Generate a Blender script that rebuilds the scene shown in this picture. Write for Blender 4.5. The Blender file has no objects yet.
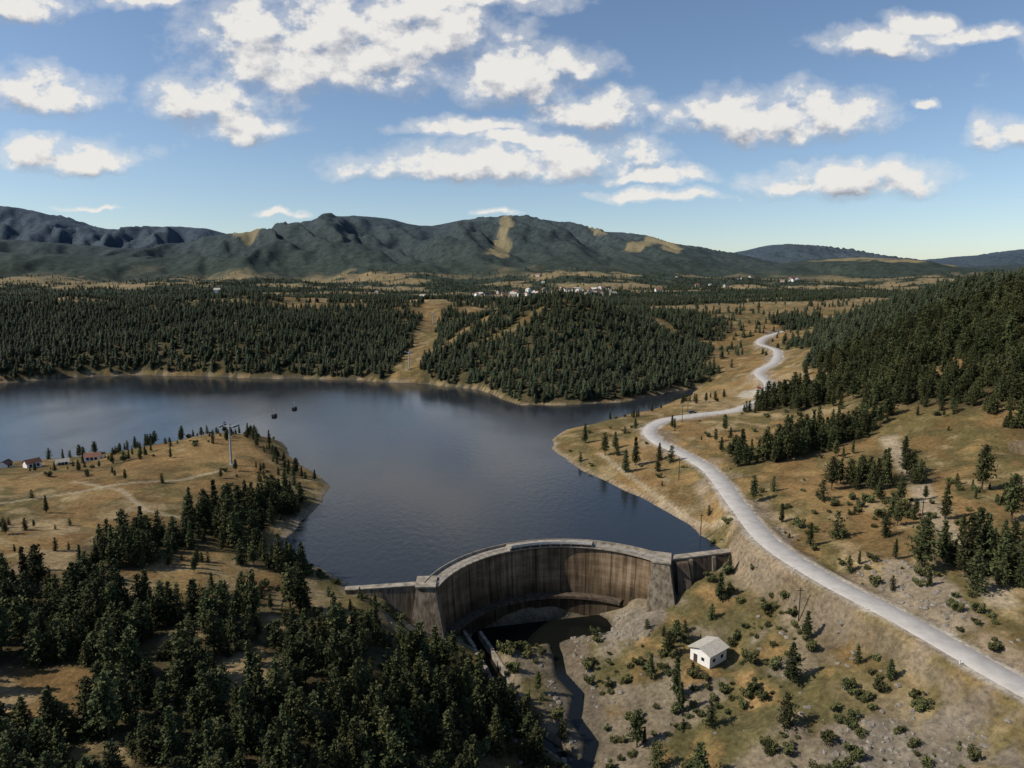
import bpy, bmesh, math, random
import numpy as np
from mathutils import Vector, Matrix
rng = np.random.default_rng(7)
random.seed(7)
scene = bpy.context.scene
scene.view_settings.view_transform = 'Standard'
scene.view_settings.look = 'None'
scene.view_settings.exposure = 0

# ------------------------------------------------------------------ maths
def smooth(a, b, x):
    t = np.clip((x - a) / (b - a), 0, 1)
    return t * t * (3 - 2 * t)
_perm = np.random.default_rng(3).permutation(256)
_tab = np.random.default_rng(4).random(256)
def vnoise(x, y):
    xi = np.floor(x).astype(np.int64); yi = np.floor(y).astype(np.int64)
    fx = x - xi; fy = y - yi
    fx = fx * fx * (3 - 2 * fx); fy = fy * fy * (3 - 2 * fy)
    def g(a, b):
        return _tab[_perm[(_perm[a & 255] + b) & 255]]
    return (g(xi, yi) * (1 - fx) + g(xi + 1, yi) * fx) * (1 - fy) + (g(xi, yi + 1) * (1 - fx) + g(xi + 1, yi + 1) * fx) * fy
def fbm(x, y, oct=4, seed=0):
    x = np.asarray(x, float) + seed * 17.3; y = np.asarray(y, float) - seed * 9.7
    s = 0; a = 1.0; tot = 0
    for i in range(oct):
        s = s + a * vnoise(x, y); tot += a
        x, y = x * 1.7 + y * 1.1 + 5.2, y * 1.7 - x * 1.1 + 1.3
        a *= 0.5
    return s / tot

DC = (14.8, 154.7)
def arcpt(r, deg):
    return (DC[0] + r * math.cos(math.radians(deg)), DC[1] + r * math.sin(math.radians(deg)))

shore_free = [(58, 192), (57.7, 211), (51.5, 227.7), (41.3, 251.5), (28.5, 277.5), (19.9, 307), (19.6, 327),
    (30, 349), (54.8, 374), (82.8, 402), (119, 450), (135, 483), (111, 466), (69, 428), (30, 418), (5, 418), (-4.5, 436),
    (-22.5, 474), (-61, 501), (-125, 521), (-206, 531), (-250, 542), (-309, 548), (-355, 531), (-390, 500), (-460, 500), (-640, 520),
    (-700, 430), (-600, 330), (-420, 300), (-300, 290), (-225, 283), (-190, 296), (-160, 318), (-140, 335), (-112, 322),
    (-90, 282), (-70, 250), (-67.5, 233), (-70, 216), (-69.5, 197), (-64, 187), (-53, 178.5), (-44, 170)]
dam_line = [(-41, 162.6), (-20.9, 166.3)] + [arcpt(37.5, a) for a in range(155, 48, -7)] + [arcpt(37.5, 45), (58, 185.3)]
SHORE = shore_free + dam_line

def seg_dist(x, y, pts, closed=False, zs=None):
    n = len(pts); best = np.full(x.shape, 1e18); zz = np.zeros(x.shape); side = np.zeros(x.shape)
    for i in range(n if closed else n - 1):
        ax, ay = pts[i][:2]; bx, by = pts[(i + 1) % n][:2]
        dx, dy = bx - ax, by - ay; L = dx * dx + dy * dy + 1e-9
        t = np.clip(((x - ax) * dx + (y - ay) * dy) / L, 0, 1)
        d = (x - ax - t * dx) ** 2 + (y - ay - t * dy) ** 2
        m = d < best
        best = np.where(m, d, best)
        side = np.where(m, dx * (y - ay) - dy * (x - ax), side)
        if zs is not None:
            zz = np.where(m, zs[i] * (1 - t) + zs[(i + 1) % n] * t, zz)
    return np.sqrt(best), zz, side
def inside(x, y, pts):
    c = np.zeros(x.shape, bool); n = len(pts)
    for i in range(n):
        ax, ay = pts[i]; bx, by = pts[(i + 1) % n]
        if ay == by: continue
        m = ((ay > y) != (by > y)) & (x < (bx - ax) * (y - ay) / (by - ay) + ax)
        c ^= m
    return c

CT = np.array([
 (-128,297,9),(-146,234,9),(-100,255,6.5),(-180,270,5),(-120,152,14),(-72,110,11),(-250,200,14),(-200,120,18),(-300,270,6),
 (-40,90,7),(-30,60,8),(-60,150,9),(-45,145,6),(-90,190,8),(-200,20,20),(0,20,5),(-85,225,7),(-50,168,6),
 (65,188,6),(100,180,12),(120,150,15),(89,109,9),(81,134,9),(75,152,8.5),(70,177,8),(72,208,7.5),(75,250,7),(65,300,7),
 (97,344,9),(144,382,11),(169,452,16),(225,550,22),(255,603,26),(136,183,17),(133,226,14),(97,247,10),(171,262,23),(199,262,31),
 (231,321,45),(194,340,35),(266,357,62),(330,450,71),(300,520,60),(290,600,43),(420,400,86),(450,250,80),(260,230,44),(300,120,50),
 (200,150,29),(150,90,19),(120,60,13),(45,310,5),(50,345,5),(90,290,8),(130,305,13),(160,500,13),(130,530,14),
 (-65,560,15),(-80,700,24),(-200,650,30),(-350,640,26),(-105,900,40),(-400,900,42),(200,900,26),(100,900,26),(-600,700,32),
 (250,750,24),(400,700,46),(40,540,30),(75,630,50),(10,620,42),(130,700,38),(70,760,34),(10,470,12),(200,690,18),(100,480,10),(-250,760,40),(-480,780,36),
 (-700,500,20),(-700,100,28),(800,300,95),(700,700,64),(700,1000,38),(-800,1000,40),(0,1000,32),(60,120,4),(45,100,3),(60,60,5)], float)
def tps_fit(C):
    P = C[:, :2] / 100; n = len(P)
    r2 = ((P[:, None] - P[None]) ** 2).sum(-1)
    K = 0.5 * r2 * np.log(r2 + 1e-9) + np.eye(n) * 0.02
    A = np.zeros((n + 3, n + 3)); A[:n, :n] = K; A[:n, n] = 1; A[:n, n + 1:] = P
    A[n:, :n] = A[:n, n:].T
    return np.linalg.solve(A, np.r_[C[:, 2], 0, 0, 0]), P
_w, _P = tps_fit(CT)
def tps(x, y):
    x = x / 100; y = y / 100
    s = _w[-3] + _w[-2] * x + _w[-1] * y
    for i, (px, py) in enumerate(_P):
        r2 = (x - px) ** 2 + (y - py) ** 2
        s = s + _w[i] * 0.5 * r2 * np.log(r2 + 1e-9)
    return s

STREAM = [(10, 180), (12, 163), (12.2, 155), (15.8, 147), (14.0, 138), (17.0, 130), (14.2, 121), (18, 100), (15, 60), (20, -20)]
POOL = [(-4, 172), (8, 176), (20, 180)]
CHAN = [(-9, 170), (-4, 156), (-1, 144), (5, 132), (14.7, 122)]
def catmull(pts, step):
    P = [np.array(p, float) for p in pts]; P = [2 * P[0] - P[1]] + P + [2 * P[-1] - P[-2]]
    out = []
    for i in range(1, len(P) - 2):
        n = max(2, int(np.linalg.norm((P[i + 1] - P[i])[:2]) / step))
        for k in range(n):
            t = k / n
            out.append(0.5 * ((2 * P[i]) + (-P[i-1] + P[i+1]) * t + (2*P[i-1] - 5*P[i] + 4*P[i+1] - P[i+2]) * t*t + (-P[i-1] + 3*P[i] - 3*P[i+1] + P[i+2]) * t**3))
    out.append(P[-2]); return out
ROAD = catmull([(125,10,11),(112,50,10),(98,85,9.5),(89,109,9.2),(81.5,134,9),(75,152,8.6),(70.2,177,8),(72,208,7.6),(75,250,7),(70,277,7),
    (64.5,297,7),(65.5,318,7.4),(77,336,8),(97,345,9),(120,354,10),(144,382,11.5),(157,412,14),(165,452,16),(190,490,18),(214,550,20),(222,610,20),(262,680,22),(350,760,28)], 4)
ROADZ = [p[2] for p in ROAD]

# mountain ridges: (Y, crest points, front width)
def ridge(Y0, pts, wf, wb):
    xs = np.arange(-13000, 13001, 40.0)
    z = np.interp(xs, [p[0] for p in pts], [p[1] for p in pts])
    k = np.hanning(9); k /= k.sum()
    z = np.convolve(np.pad(z, 4, mode='edge'), k, 'valid')
    z = z * (1 + .10 * (fbm(xs / 420, xs * 0 + Y0 / 100, 4, 3) - .5))
    return (Y0, xs, z, wf, wb)
RIDGES = [
 ridge(4800, [(-6000,60),(-2900,120),(-1931,327),(-1520,407),(-1281,490),(-973,484),(-630,412),(-288,439),(0,460),(123,466),(397,430),(740,350),(1288,245),(1562,170),(2315,90),(4000,60)], 1250, 900),
 ridge(6200, [(-9000,560),(-5400,620),(-4526,667),(-4172,650),(-3907,540),(-3642,470),(-3200,487),(-2758,499),(-2404,400),(-1874,340),(0,200),(3000,150)], 1500, 1200),
 ridge(6000, [(0,120),(1609,200),(1952,272),(2251,335),(2551,330),(2979,250),(3492,175),(3835,235),(4177,255),(4520,310),(5033,350),(9000,420)], 1300, 1200),
 ridge(3500, [(-6000,260),(-2606,200),(-1936,160),(-1466,104),(-761,60),(179,50),(884,72),(1250,120),(1650,175),(1950,160),(2305,100),(2964,150),(6000,180)], 560, 600),
 ridge(4150, [(-6000,350),(-3000,290),(-2300,235),(-1500,170),(-900,220),(-500,120),(200,80),(700,150),(1100,165),(1700,80),(2600,120),(3300,150),(6000,180)], 480, 500),
]
def far_h(x, y):
    base = np.interp(y, [900, 1100, 1500, 2200, 2800, 3400, 9000], [40, 36, 22, 20, 34, 55, 60])
    base = base + 38 * (fbm(x / 380, y / 300, 4, 5) - 0.5) * smooth(900, 1300, y)
    h = base
    for (Y0, xs, z, wf, wb) in RIDGES:
        prof = np.interp(x, xs, z)
        d = (y - Y0)
        f = np.where(d < 0, np.exp(-np.abs(d / wf) ** 1.7), np.exp(-(d / wb) ** 2))
        g = fbm(x / 340 + d / 1100, y / 800, 5, 11)
        g = 1 - np.abs(g - .5) * 3.2
        amp = (0.85 * (1 - f ** 4) + .04)
        hh = base + (prof - base) * f * (1 + amp * (g - .72))
        h = np.maximum(h, hh)
    return h
def ground(x, y, full=False):
    x = np.asarray(x, float); y = np.asarray(y, float)
    dd = np.hypot(x - 12, y - 172)
    wd = smooth(52, 85, dd) * (1 + smooth(380, 500, y))
    wx = x + wd * (5 * (fbm(x / 22, y / 22, 3, 1) - .5)); wy = y + wd * (5 * (fbm(x / 22, y / 22, 3, 2) - .5))
    d, _, _ = seg_dist(wx, wy, SHORE, True)
    ins = inside(wx, wy, SHORE)
    sd = np.where(ins, -d, d)
    H = tps(x, y) + 3.0 * (fbm(x / 45, y / 45, 4, 3) - .5) + .9 * (fbm(x / 9, y / 9, 3, 4) - .5)
    H = H + smooth(450, 650, y) * 36 * (fbm(x / 120, y / 150, 3, 6) - .5)
    H = np.clip(H, 3, 105)
    fb = smooth(850, 1150, y)
    H = H * (1 - fb) + fb * far_h(x, y)
    out = H * (1 - np.exp(-np.maximum(sd, 0) / 12))
    out = np.maximum(out, .12 * np.minimum(np.maximum(sd, 0), 6))
    # gorge below the dam
    near = (dd < 260) & (y < 230)
    hv = np.full(x.shape, 500.0)
    if near.any():
        xn, yn = x[near], y[near]
        ds, _, side = seg_dist(xn, yn, STREAM)
        right = side > 0
        dw = np.maximum(ds + 2.0 * (fbm(xn / 12, yn / 12, 3, 8) - .5) * smooth(0, 3, ds), 0)
        rr = np.interp(dw, [0, .8, 1.9, 8, 30, 55, 68, 120], [-18.3, -17.9, -16.7, -15.2, -8.5, 1, 8, 34])
        ll = np.interp(dw, [0, .8, 1.9, 12, 30, 50, 120], [-18.3, -17.9, -16.7, -14.5, -4, 6, 42])
        v = np.where(right, rr, ll)
        dp, _, _ = seg_dist(xn, yn, POOL)
        v = np.minimum(v, np.interp(dp + 2.5 * (fbm(xn / 5, yn / 5, 3, 18) - .5), [0, 6.5, 8.5, 25, 60], [-19, -18.2, -16.6, -6, 20]))
        dc, _, _ = seg_dist(xn, yn, CHAN)
        v = np.minimum(v, np.interp(dc, [0, 1.1, 2.3, 14, 60], [-18.2, -17.8, -15.8, -9, 25]))
        v = v + smooth(-17.2, -12, v) * (2.8 * (fbm(xn / 14, yn / 14, 4, 12) - .5) + 1.8 * (fbm(xn / 4, yn / 4, 3, 13) - .5))
        hv[near] = v
    k = 2.5
    hmix = np.clip(.5 + .5 * (hv - out) / k, 0, 1)
    o2 = hv * (1 - hmix) + out * hmix - k * hmix * (1 - hmix)
    o2 = np.where(hv > 100, out, o2)
    bed = -np.minimum(.45 * np.abs(sd), 14)
    h = np.where(ins, bed, o2)
    # road bench
    rd = np.full(x.shape, 999.0)
    m = (x > 40) & (x < 400) & (y < 800)
    if m.any():
        r, z, _ = seg_dist(x[m], y[m], ROAD, False, ROADZ)
        rd[m] = r
        w = 1 - smooth(4.6, 9.0, r)
        h[m] = h[m] * (1 - w) + (z - .12) * w
    # pad of the little house
    hp = np.hypot(x - 46, y - 148); w = 1 - smooth(6, 11, hp)
    h = h * (1 - w) + (-9.0) * w
    if full: return h, sd, rd, H
    return h

def line_mask(x, y, pts, hw, soft):
    d, _, _ = seg_dist(x, y, pts)
    return 1 - smooth(hw, hw + soft, d)
RUNS = [([(-80, 495), (-77, 575), (-95, 800), (-112, 1010)], 10), ([(50, 800), (20, 730), (-12, 655), (-52, 573)], 6), ([(110, 800), (150, 700), (165, 640)], 9),
        ([(-420, 830), (-300, 800), (-190, 860)], 13), ([(-330, 640), (-240, 690)], 6), ([(-60, 860), (60, 850), (180, 830)], 18), ([(-650, 880), (-420, 950), (-220, 930)], 20),
        ([(-260, 1010), (-100, 1060), (60, 1020)], 24), ([(-20, 560), (30, 600)], 4)]
FRUNS = [([(-22, 4520), (-48, 3950), (-75, 3400)], 30), ([(70, 4790), (130, 4650), (200, 4450)], 46), ([(905, 4480), (800, 4050), (660, 3700)], 40), ([(930, 4450), (900, 3980), (860, 3750)], 55),
         ([(440, 4720), (500, 4400), (560, 4100)], 22), ([(-1600, 4150), (-1500, 4000)], 60), ([(1500, 3400), (1900, 3450)], 40), ([(1700, 3300), (2100, 3350)], 45)]
CLEAR = [(-78, 104, 13, 8), (-80, 141, 15, 7), (-120, 152, 18, 10), (-60, 157, 14, 6), (-48, 116, 7, 9), (-33, 148, 17, 12), (-105, 118, 8, 5), (-24, 128, 7, 7), (-150, 185, 36, 28), (-60, 90, 6, 4), (-98, 92, 7, 5), (-50, 134, 6, 8), (-64, 122, 5, 6)]
def forest(x, y, h, sd, H):
    """how wooded a spot is, 0..1"""
    n60 = fbm(x / 55, y / 55, 4, 21); n25 = fbm(x / 22, y / 22, 3, 22); n200 = fbm(x / 190, y / 230, 4, 23)
    north = y > 408 + np.maximum(0, x - 40) * .75
    f = np.zeros(x.shape)
    thr = .39 + .17 * smooth(110, 220, x - .1 * (y - 500)) * (1 - smooth(1100, 1400, y)) + .08 * smooth(620, 900, y) + .05 * smooth(1200, 1700, y)
    nw = fbm(x / 420, y / 160, 4, 24)
    mixn = np.where(y > 1100, nw * .6 + n60 * .2 + n200 * .2, n200 * .5 + n60 * .5)
    fn = smooth(thr - .025, thr + .025, mixn)
    fn = np.maximum(fn, .12 * smooth(.45, .6, n25))
    for p, hw in RUNS:
        fn = fn * (1 - line_mask(x + 14 * (n25 - .5), y, p, hw, 4))
    fn = np.maximum(fn, smooth(2700, 3200, y + 900 * (n200 - .5)) * smooth(.26, .31, n60 * .4 + nw * .6))
    fn = np.maximum(fn, smooth(90, 130, h) * (y > 2500))
    for p, hw in FRUNS:
        fn = fn * (1 - line_mask(x + 90 * (n60 - .5), y + 200 * (n200 - .5), p, hw, 14))
    f = np.where(north, fn, f)
    # right hillside
    rt = (~north) & (x > 40)
    fr = smooth(23, 27, H + 10 * (n60 - .5)) * smooth(.34, .42, n25 * .5 + n60 * .5)
    e = 1 - smooth(.8, 1.15, np.hypot((x - 118) / 38, (y - 270 - (x - 118) * .35) / 15) + .6 * (n25 - .5))
    fr = np.maximum(fr, e)
    e = 1 - smooth(.8, 1.1, np.hypot((x - 116) / 16, (y - 152) / 19) + .8 * (n25 - .5))
    fr = np.maximum(fr, e * smooth(.38, .48, n25))
    e = 1 - smooth(.8, 1.1, np.hypot((x - 122) / 15, (y - 216) / 10) + .8 * (n25 - .5))
    fr = np.maximum(fr, e * .7)
    e = 1 - smooth(.8, 1.1, np.hypot((x - 165) / 40, (y - 345) / 30) + .8 * (n25 - .5))
    fr = np.maximum(fr, e * smooth(.4, .5, n60))
    f = np.where(rt, fr, f)
    # left side
    lf = (~north) & (x <= 6)
    a = smooth(150, 132, y + 14 * (n60 - .5)) * smooth(.40, .49, n60 * .5 + n25 * .5)
    dband, _, _ = seg_dist(x, y, [(-97, 156), (-91, 182), (-84, 205), (-78, 226)])
    b = (1 - smooth(7, 12, dband + 14 * (n25 - .5))) * .95
    dband, _, _ = seg_dist(x, y, [(-80, 236), (-88, 262), (-125, 314), (-165, 300), (-205, 268), (-260, 262)])
    c = (1 - smooth(2, 7, dband + 12 * (n25 - .5))) * smooth(.42, .56, n60 * .5 + n25 * .5) * .8
    dband, _, _ = seg_dist(x, y, [(-60, 168), (-74, 180), (-80, 196)])
    c2 = (1 - smooth(3, 8, dband + 8 * (n25 - .5))) * .8
    fl = np.maximum.reduce([a, b, c, c2])
    for (cx, cy, rx, ry) in CLEAR:
        fl = fl * smooth(.75, 1.1, np.hypot((x - cx) / rx, (y - cy) / ry) + .9 * (n25 - .5))
    fl = fl * smooth(-17.0, -14.5, h)
    f = np.where(lf, fl, f)
    return f * (sd > 2.5)

# ------------------------------------------------------------------ materials
def newmat(name):
    m = bpy.data.materials.new(name); m.use_nodes = True
    nt = m.node_tree; b = nt.nodes['Principled BSDF']
    return m, nt, b
def simple(name, col, rough=.8, var=.25, scale=3.0, metal=0):
    m, nt, b = newmat(name)
    tc = nt.nodes.new('ShaderNodeTexCoord'); n = nt.nodes.new('ShaderNodeTexNoise')
    n.inputs['Scale'].default_value = scale; n.inputs['Detail'].default_value = 5
    nt.links.new(tc.outputs['Object'], n.inputs['Vector'])
    r = nt.nodes.new('ShaderNodeValToRGB')
    r.color_ramp.elements[0].position = .3; r.color_ramp.elements[1].position = .7
    r.color_ramp.elements[0].color = (*[c * (1 - var) for c in col], 1)
    r.color_ramp.elements[1].color = (*[min(1, c * (1 + var * .6)) for c in col], 1)
    nt.links.new(n.outputs['Fac'], r.inputs['Fac']); nt.links.new(r.outputs['Color'], b.inputs['Base Color'])
    b.inputs['Roughness'].default_value = rough; b.inputs['Metallic'].default_value = metal
    b.inputs['Specular IOR Level'].default_value = .25
    return m
def streaky(name, col, dark):
    m, nt, b = newmat(name); N = nt.nodes.new; K = nt.links.new
    tc = N('ShaderNodeTexCoord'); mp = N('ShaderNodeMapping'); mp.inputs['Scale'].default_value = (1.1, 1.1, .12); K(tc.outputs['Object'], mp.inputs['Vector'])
    n = N('ShaderNodeTexNoise'); n.inputs['Scale'].default_value = 1.0; n.inputs['Detail'].default_value = 7; n.inputs['Roughness'].default_value = .65; K(mp.outputs[0], n.inputs['Vector'])
    r = N('ShaderNodeValToRGB'); r.color_ramp.elements[0].position = .38; r.color_ramp.elements[1].position = .62
    r.color_ramp.elements[0].color = (*dark, 1); r.color_ramp.elements[1].color = (*col, 1)
    K(n.outputs['Fac'], r.inputs['Fac']); K(r.outputs['Color'], b.inputs['Base Color']); b.inputs['Roughness'].default_value = .9; b.inputs['Specular IOR Level'].default_value = .15
    return m

M_conc = simple('pale_concrete', (.27, .235, .185), .85, .5, .6)
M_abut = streaky('abutment_concrete', (.22, .185, .135), (.075, .06, .042))
M_conc_dark = streaky('weathered_concrete', (.11, .085, .06), (.045, .035, .026))
M_white = simple('white_plaster', (.72, .71, .68), .8, .12, 1.5)
M_rail = simple('painted_parapet', (.50, .48, .44), .8, .25, 1.5)
M_roof = simple('roof_sheet', (.42, .39, .33), .7, .2, 2)
M_redroof = simple('red_roof', (.19, .09, .06), .8, .3, .4)
M_glass = simple('dark_window', (.02, .025, .03), .15, .2, 2)
M_steel = simple('galvanised_steel', (.42, .43, .44), .5, .2, 2, .4)
M_dark = simple('dark_paint', (.02, .022, .026), .4, .2, 2)
M_wood = simple('pole_wood', (.06, .045, .032), .9, .3, 3)
M_bark = simple('bark', (.09, .065, .045), .95, .4, 4)
M_rock = simple('rock', (.21, .185, .15), .95, .5, 1.2)

def leafmat(name, dark, light):
    m, nt, b = newmat(name)
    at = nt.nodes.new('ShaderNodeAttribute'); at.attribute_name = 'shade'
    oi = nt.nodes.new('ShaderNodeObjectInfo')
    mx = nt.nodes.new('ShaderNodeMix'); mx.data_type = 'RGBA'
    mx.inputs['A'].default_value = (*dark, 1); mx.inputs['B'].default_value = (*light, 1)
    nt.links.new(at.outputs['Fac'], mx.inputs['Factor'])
    hs = nt.nodes.new('ShaderNodeHueSaturation')
    mr = nt.nodes.new('ShaderNodeMapRange'); mr.inputs['To Min'].default_value = .55; mr.inputs['To Max'].default_value = 1.45
    nt.links.new(oi.outputs['Random'], mr.inputs['Value']); nt.links.new(mr.outputs['Result'], hs.inputs['Value'])
    mh = nt.nodes.new('ShaderNodeMapRange'); mh.inputs['To Min'].default_value = .47; mh.inputs['To Max'].default_value = .515
    mm = nt.nodes.new('ShaderNodeMath'); mm.operation = 'FRACT'; m7 = nt.nodes.new('ShaderNodeMath'); m7.operation = 'MULTIPLY'; m7.inputs[1].default_value = 7.3
    nt.links.new(oi.outputs['Random'], m7.inputs[0]); nt.links.new(m7.outputs[0], mm.inputs[0]); nt.links.new(mm.outputs[0], mh.inputs['Value'])
    nt.links.new(mh.outputs['Result'], hs.inputs['Hue'])
    nt.links.new(mx.outputs['Result'], hs.inputs['Color']); nt.links.new(hs.outputs['Color'], b.inputs['Base Color'])
    b.inputs['Roughness'].default_value = .75; b.inputs['Specular IOR Level'].default_value = .15
    return m
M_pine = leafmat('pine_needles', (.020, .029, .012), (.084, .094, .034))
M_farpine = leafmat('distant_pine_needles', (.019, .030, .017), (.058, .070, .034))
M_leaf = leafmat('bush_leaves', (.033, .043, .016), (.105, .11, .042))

# terrain
m, nt, b = newmat('hillside_ground'); M_ground = m
L = nt.links
at = nt.nodes.new('ShaderNodeAttribute'); at.attribute_name = 'gcol'
fa = nt.nodes.new('ShaderNodeAttribute'); fa.attribute_name = 'canopy'
tc = nt.nodes.new('ShaderNodeTexCoord')
def noise(scale, det, rough=.6, v=None):
    n = nt.nodes.new('ShaderNodeTexNoise'); n.inputs['Scale'].default_value = scale; n.inputs['Detail'].default_value = det
    n.inputs['Roughness'].default_value = rough
    L.new(v or tc.outputs['Object'], n.inputs['Vector']); return n
def mrange(src, a, b_, c, d):
    r = nt.nodes.new('ShaderNodeMapRange'); r.inputs['From Min'].default_value = a; r.inputs['From Max'].default_value = b_
    r.inputs['To Min'].default_value = c; r.inputs['To Max'].default_value = d; L.new(src, r.inputs['Value']); return r.outputs['Result']
def mth(op, a, b_=None):
    n = nt.nodes.new('ShaderNodeMath'); n.operation = op
    for i, s in enumerate((a, b_)):
        if s is None: continue
        if isinstance(s, (int, float)): n.inputs[i].default_value = s
        else: L.new(s, n.inputs[i])
    return n.outputs[0]
n1 = noise(.9, 8, .7); n2 = noise(.12, 6, .6); n3 = noise(.035, 9, .8)
f1 = mrange(n1.outputs['Fac'], .3, .7, .46, 1.45); f2 = mrange(n2.outputs['Fac'], .3, .7, .66, 1.28)
f3 = mrange(n3.outputs['Fac'], .36, .66, .5, 1.42)
nearf = mth('MULTIPLY', f1, f2)
mxf = nt.nodes.new('ShaderNodeMix'); mxf.data_type = 'FLOAT'
L.new(fa.outputs['Fac'], mxf.inputs['Factor']); L.new(nearf, mxf.inputs['A']); L.new(f3, mxf.inputs['B'])
vm = nt.nodes.new('ShaderNodeVectorMath'); vm.operation = 'SCALE'
L.new(at.outputs['Color'], vm.inputs[0]); L.new(mxf.outputs['Result'], vm.inputs['Scale'])
L.new(vm.outputs[0], b.inputs['Base Color'])
b.inputs['Roughness'].default_value = .95; b.inputs['Specular IOR Level'].default_value = .08
bp = nt.nodes.new('ShaderNodeBump'); bp.inputs['Strength'].default_value = .7
dst = mrange(fa.outputs['Fac'], 0, 1, .45, 6.0); L.new(dst, bp.inputs['Distance'])
hmx = nt.nodes.new('ShaderNodeMix'); hmx.data_type = 'FLOAT'
L.new(fa.outputs['Fac'], hmx.inputs['Factor']); L.new(n1.outputs['Fac'], hmx.inputs['A']); L.new(n3.outputs['Fac'], hmx.inputs['B'])
L.new(hmx.outputs['Result'], bp.inputs['Height']); L.new(bp.outputs['Normal'], b.inputs['Normal'])

# water
def water_mat(name, col):
    global nt, L, tc
    m, nt, b = newmat(name); L = nt.links
    tc = nt.nodes.new('ShaderNodeTexCoord')
    b.inputs['Base Color'].default_value = (*col, 1); b.inputs['IOR'].default_value = 1.33
    mp = nt.nodes.new('ShaderNodeMapping'); mp.inputs['Scale'].default_value = (1, .55, 1); mp.inputs['Rotation'].default_value = (0, 0, .5)
    L.new(tc.outputs['Object'], mp.inputs['Vector'])
    a = noise(.55, 6, .6, mp.outputs['Vector']); c = noise(.012, 4, .55, mp.outputs['Vector'])
    L.new(mrange(c.outputs['Fac'], .38, .62, .05, .20), b.inputs['Roughness'])
    bp = nt.nodes.new('ShaderNodeBump'); bp.inputs['Strength'].default_value = .5; bp.inputs['Distance'].default_value = .17
    L.new(a.outputs['Fac'], bp.inputs['Height']); L.new(bp.outputs['Normal'], b.inputs['Normal'])
    return m
M_water = water_mat('lake_water', (.020, .024, .028))
M_stream = water_mat('stream_water', (.006, .007, .006))

# asphalt
m, nt, b = newmat('pale_asphalt'); M_road = m; L = nt.links
tc = nt.nodes.new('ShaderNodeTexCoord'); n = noise(.35, 8, .65)
r = nt.nodes.new('ShaderNodeValToRGB'); r.color_ramp.elements[0].color = (.31, .29, .265, 1); r.color_ramp.elements[1].color = (.44, .415, .38, 1)
r.color_ramp.elements[0].position = .3; r.color_ramp.elements[1].position = .7
L.new(n.outputs['Fac'], r.inputs['Fac']); L.new(r.outputs['Color'], b.inputs['Base Color']); b.inputs['Roughness'].default_value = .85

# dam face
m, nt, b = newmat('stained_shaded_dam_concrete'); M_dam = m; L = nt.links
at = nt.nodes.new('ShaderNodeAttribute'); at.attribute_name = 'arc'
mp = nt.nodes.new('ShaderNodeMapping'); mp.inputs['Scale'].default_value = (.85, .05, 1); L.new(at.outputs['Vector'], mp.inputs['Vector'])
a = noise(1.0, 6, .65, mp.outputs['Vector'])
mp2 = nt.nodes.new('ShaderNodeMapping'); mp2.inputs['Scale'].default_value = (.10, .28, 1); L.new(at.outputs['Vector'], mp2.inputs['Vector'])
c = noise(1.0, 6, .6, mp2.outputs['Vector'])
r = nt.nodes.new('ShaderNodeValToRGB'); e = r.color_ramp.elements
e[0].position = .36; e[0].color = (.04, .029, .018, 1); e[1].position = .64; e[1].color = (.29, .22, .145, 1)
x_ = e.new(.49); x_.color = (.14, .097, .058, 1)
s = mth('ADD', mth('MULTIPLY', a.outputs['Fac'], .58), mth('MULTIPLY', c.outputs['Fac'], .42))
L.new(s, r.inputs['Fac'])
sp = nt.nodes.new('ShaderNodeSeparateXYZ'); L.new(at.outputs['Vector'], sp.inputs[0])
jt = mth('ABSOLUTE', mth('SUBTRACT', mth('FRACT', mth('MULTIPLY', sp.outputs['X'], 1 / 7.4)), .5))
jm = mrange(jt, .0, .045, .3, 1.0)
lift = mth('ABSOLUTE', mth('SUBTRACT', mth('FRACT', mth('MULTIPLY', sp.outputs['Y'], 1 / 2.1)), .5))
lm = mrange(lift, .0, .06, .68, 1.0)
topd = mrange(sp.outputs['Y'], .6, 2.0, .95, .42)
foot_shade = mrange(sp.outputs['Y'], -12.5, -6.5, .38, 1.0)  # shadow low on the face painted into the concrete colour
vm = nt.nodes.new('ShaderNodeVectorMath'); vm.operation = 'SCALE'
L.new(r.outputs['Color'], vm.inputs[0]); L.new(mth('MULTIPLY', mth('MULTIPLY', mth('MULTIPLY', jm, lm), topd), foot_shade), vm.inputs['Scale'])
L.new(vm.outputs[0], b.inputs['Base Color']); b.inputs['Roughness'].default_value = .9; b.inputs['Specular IOR Level'].default_value = .15

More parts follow.
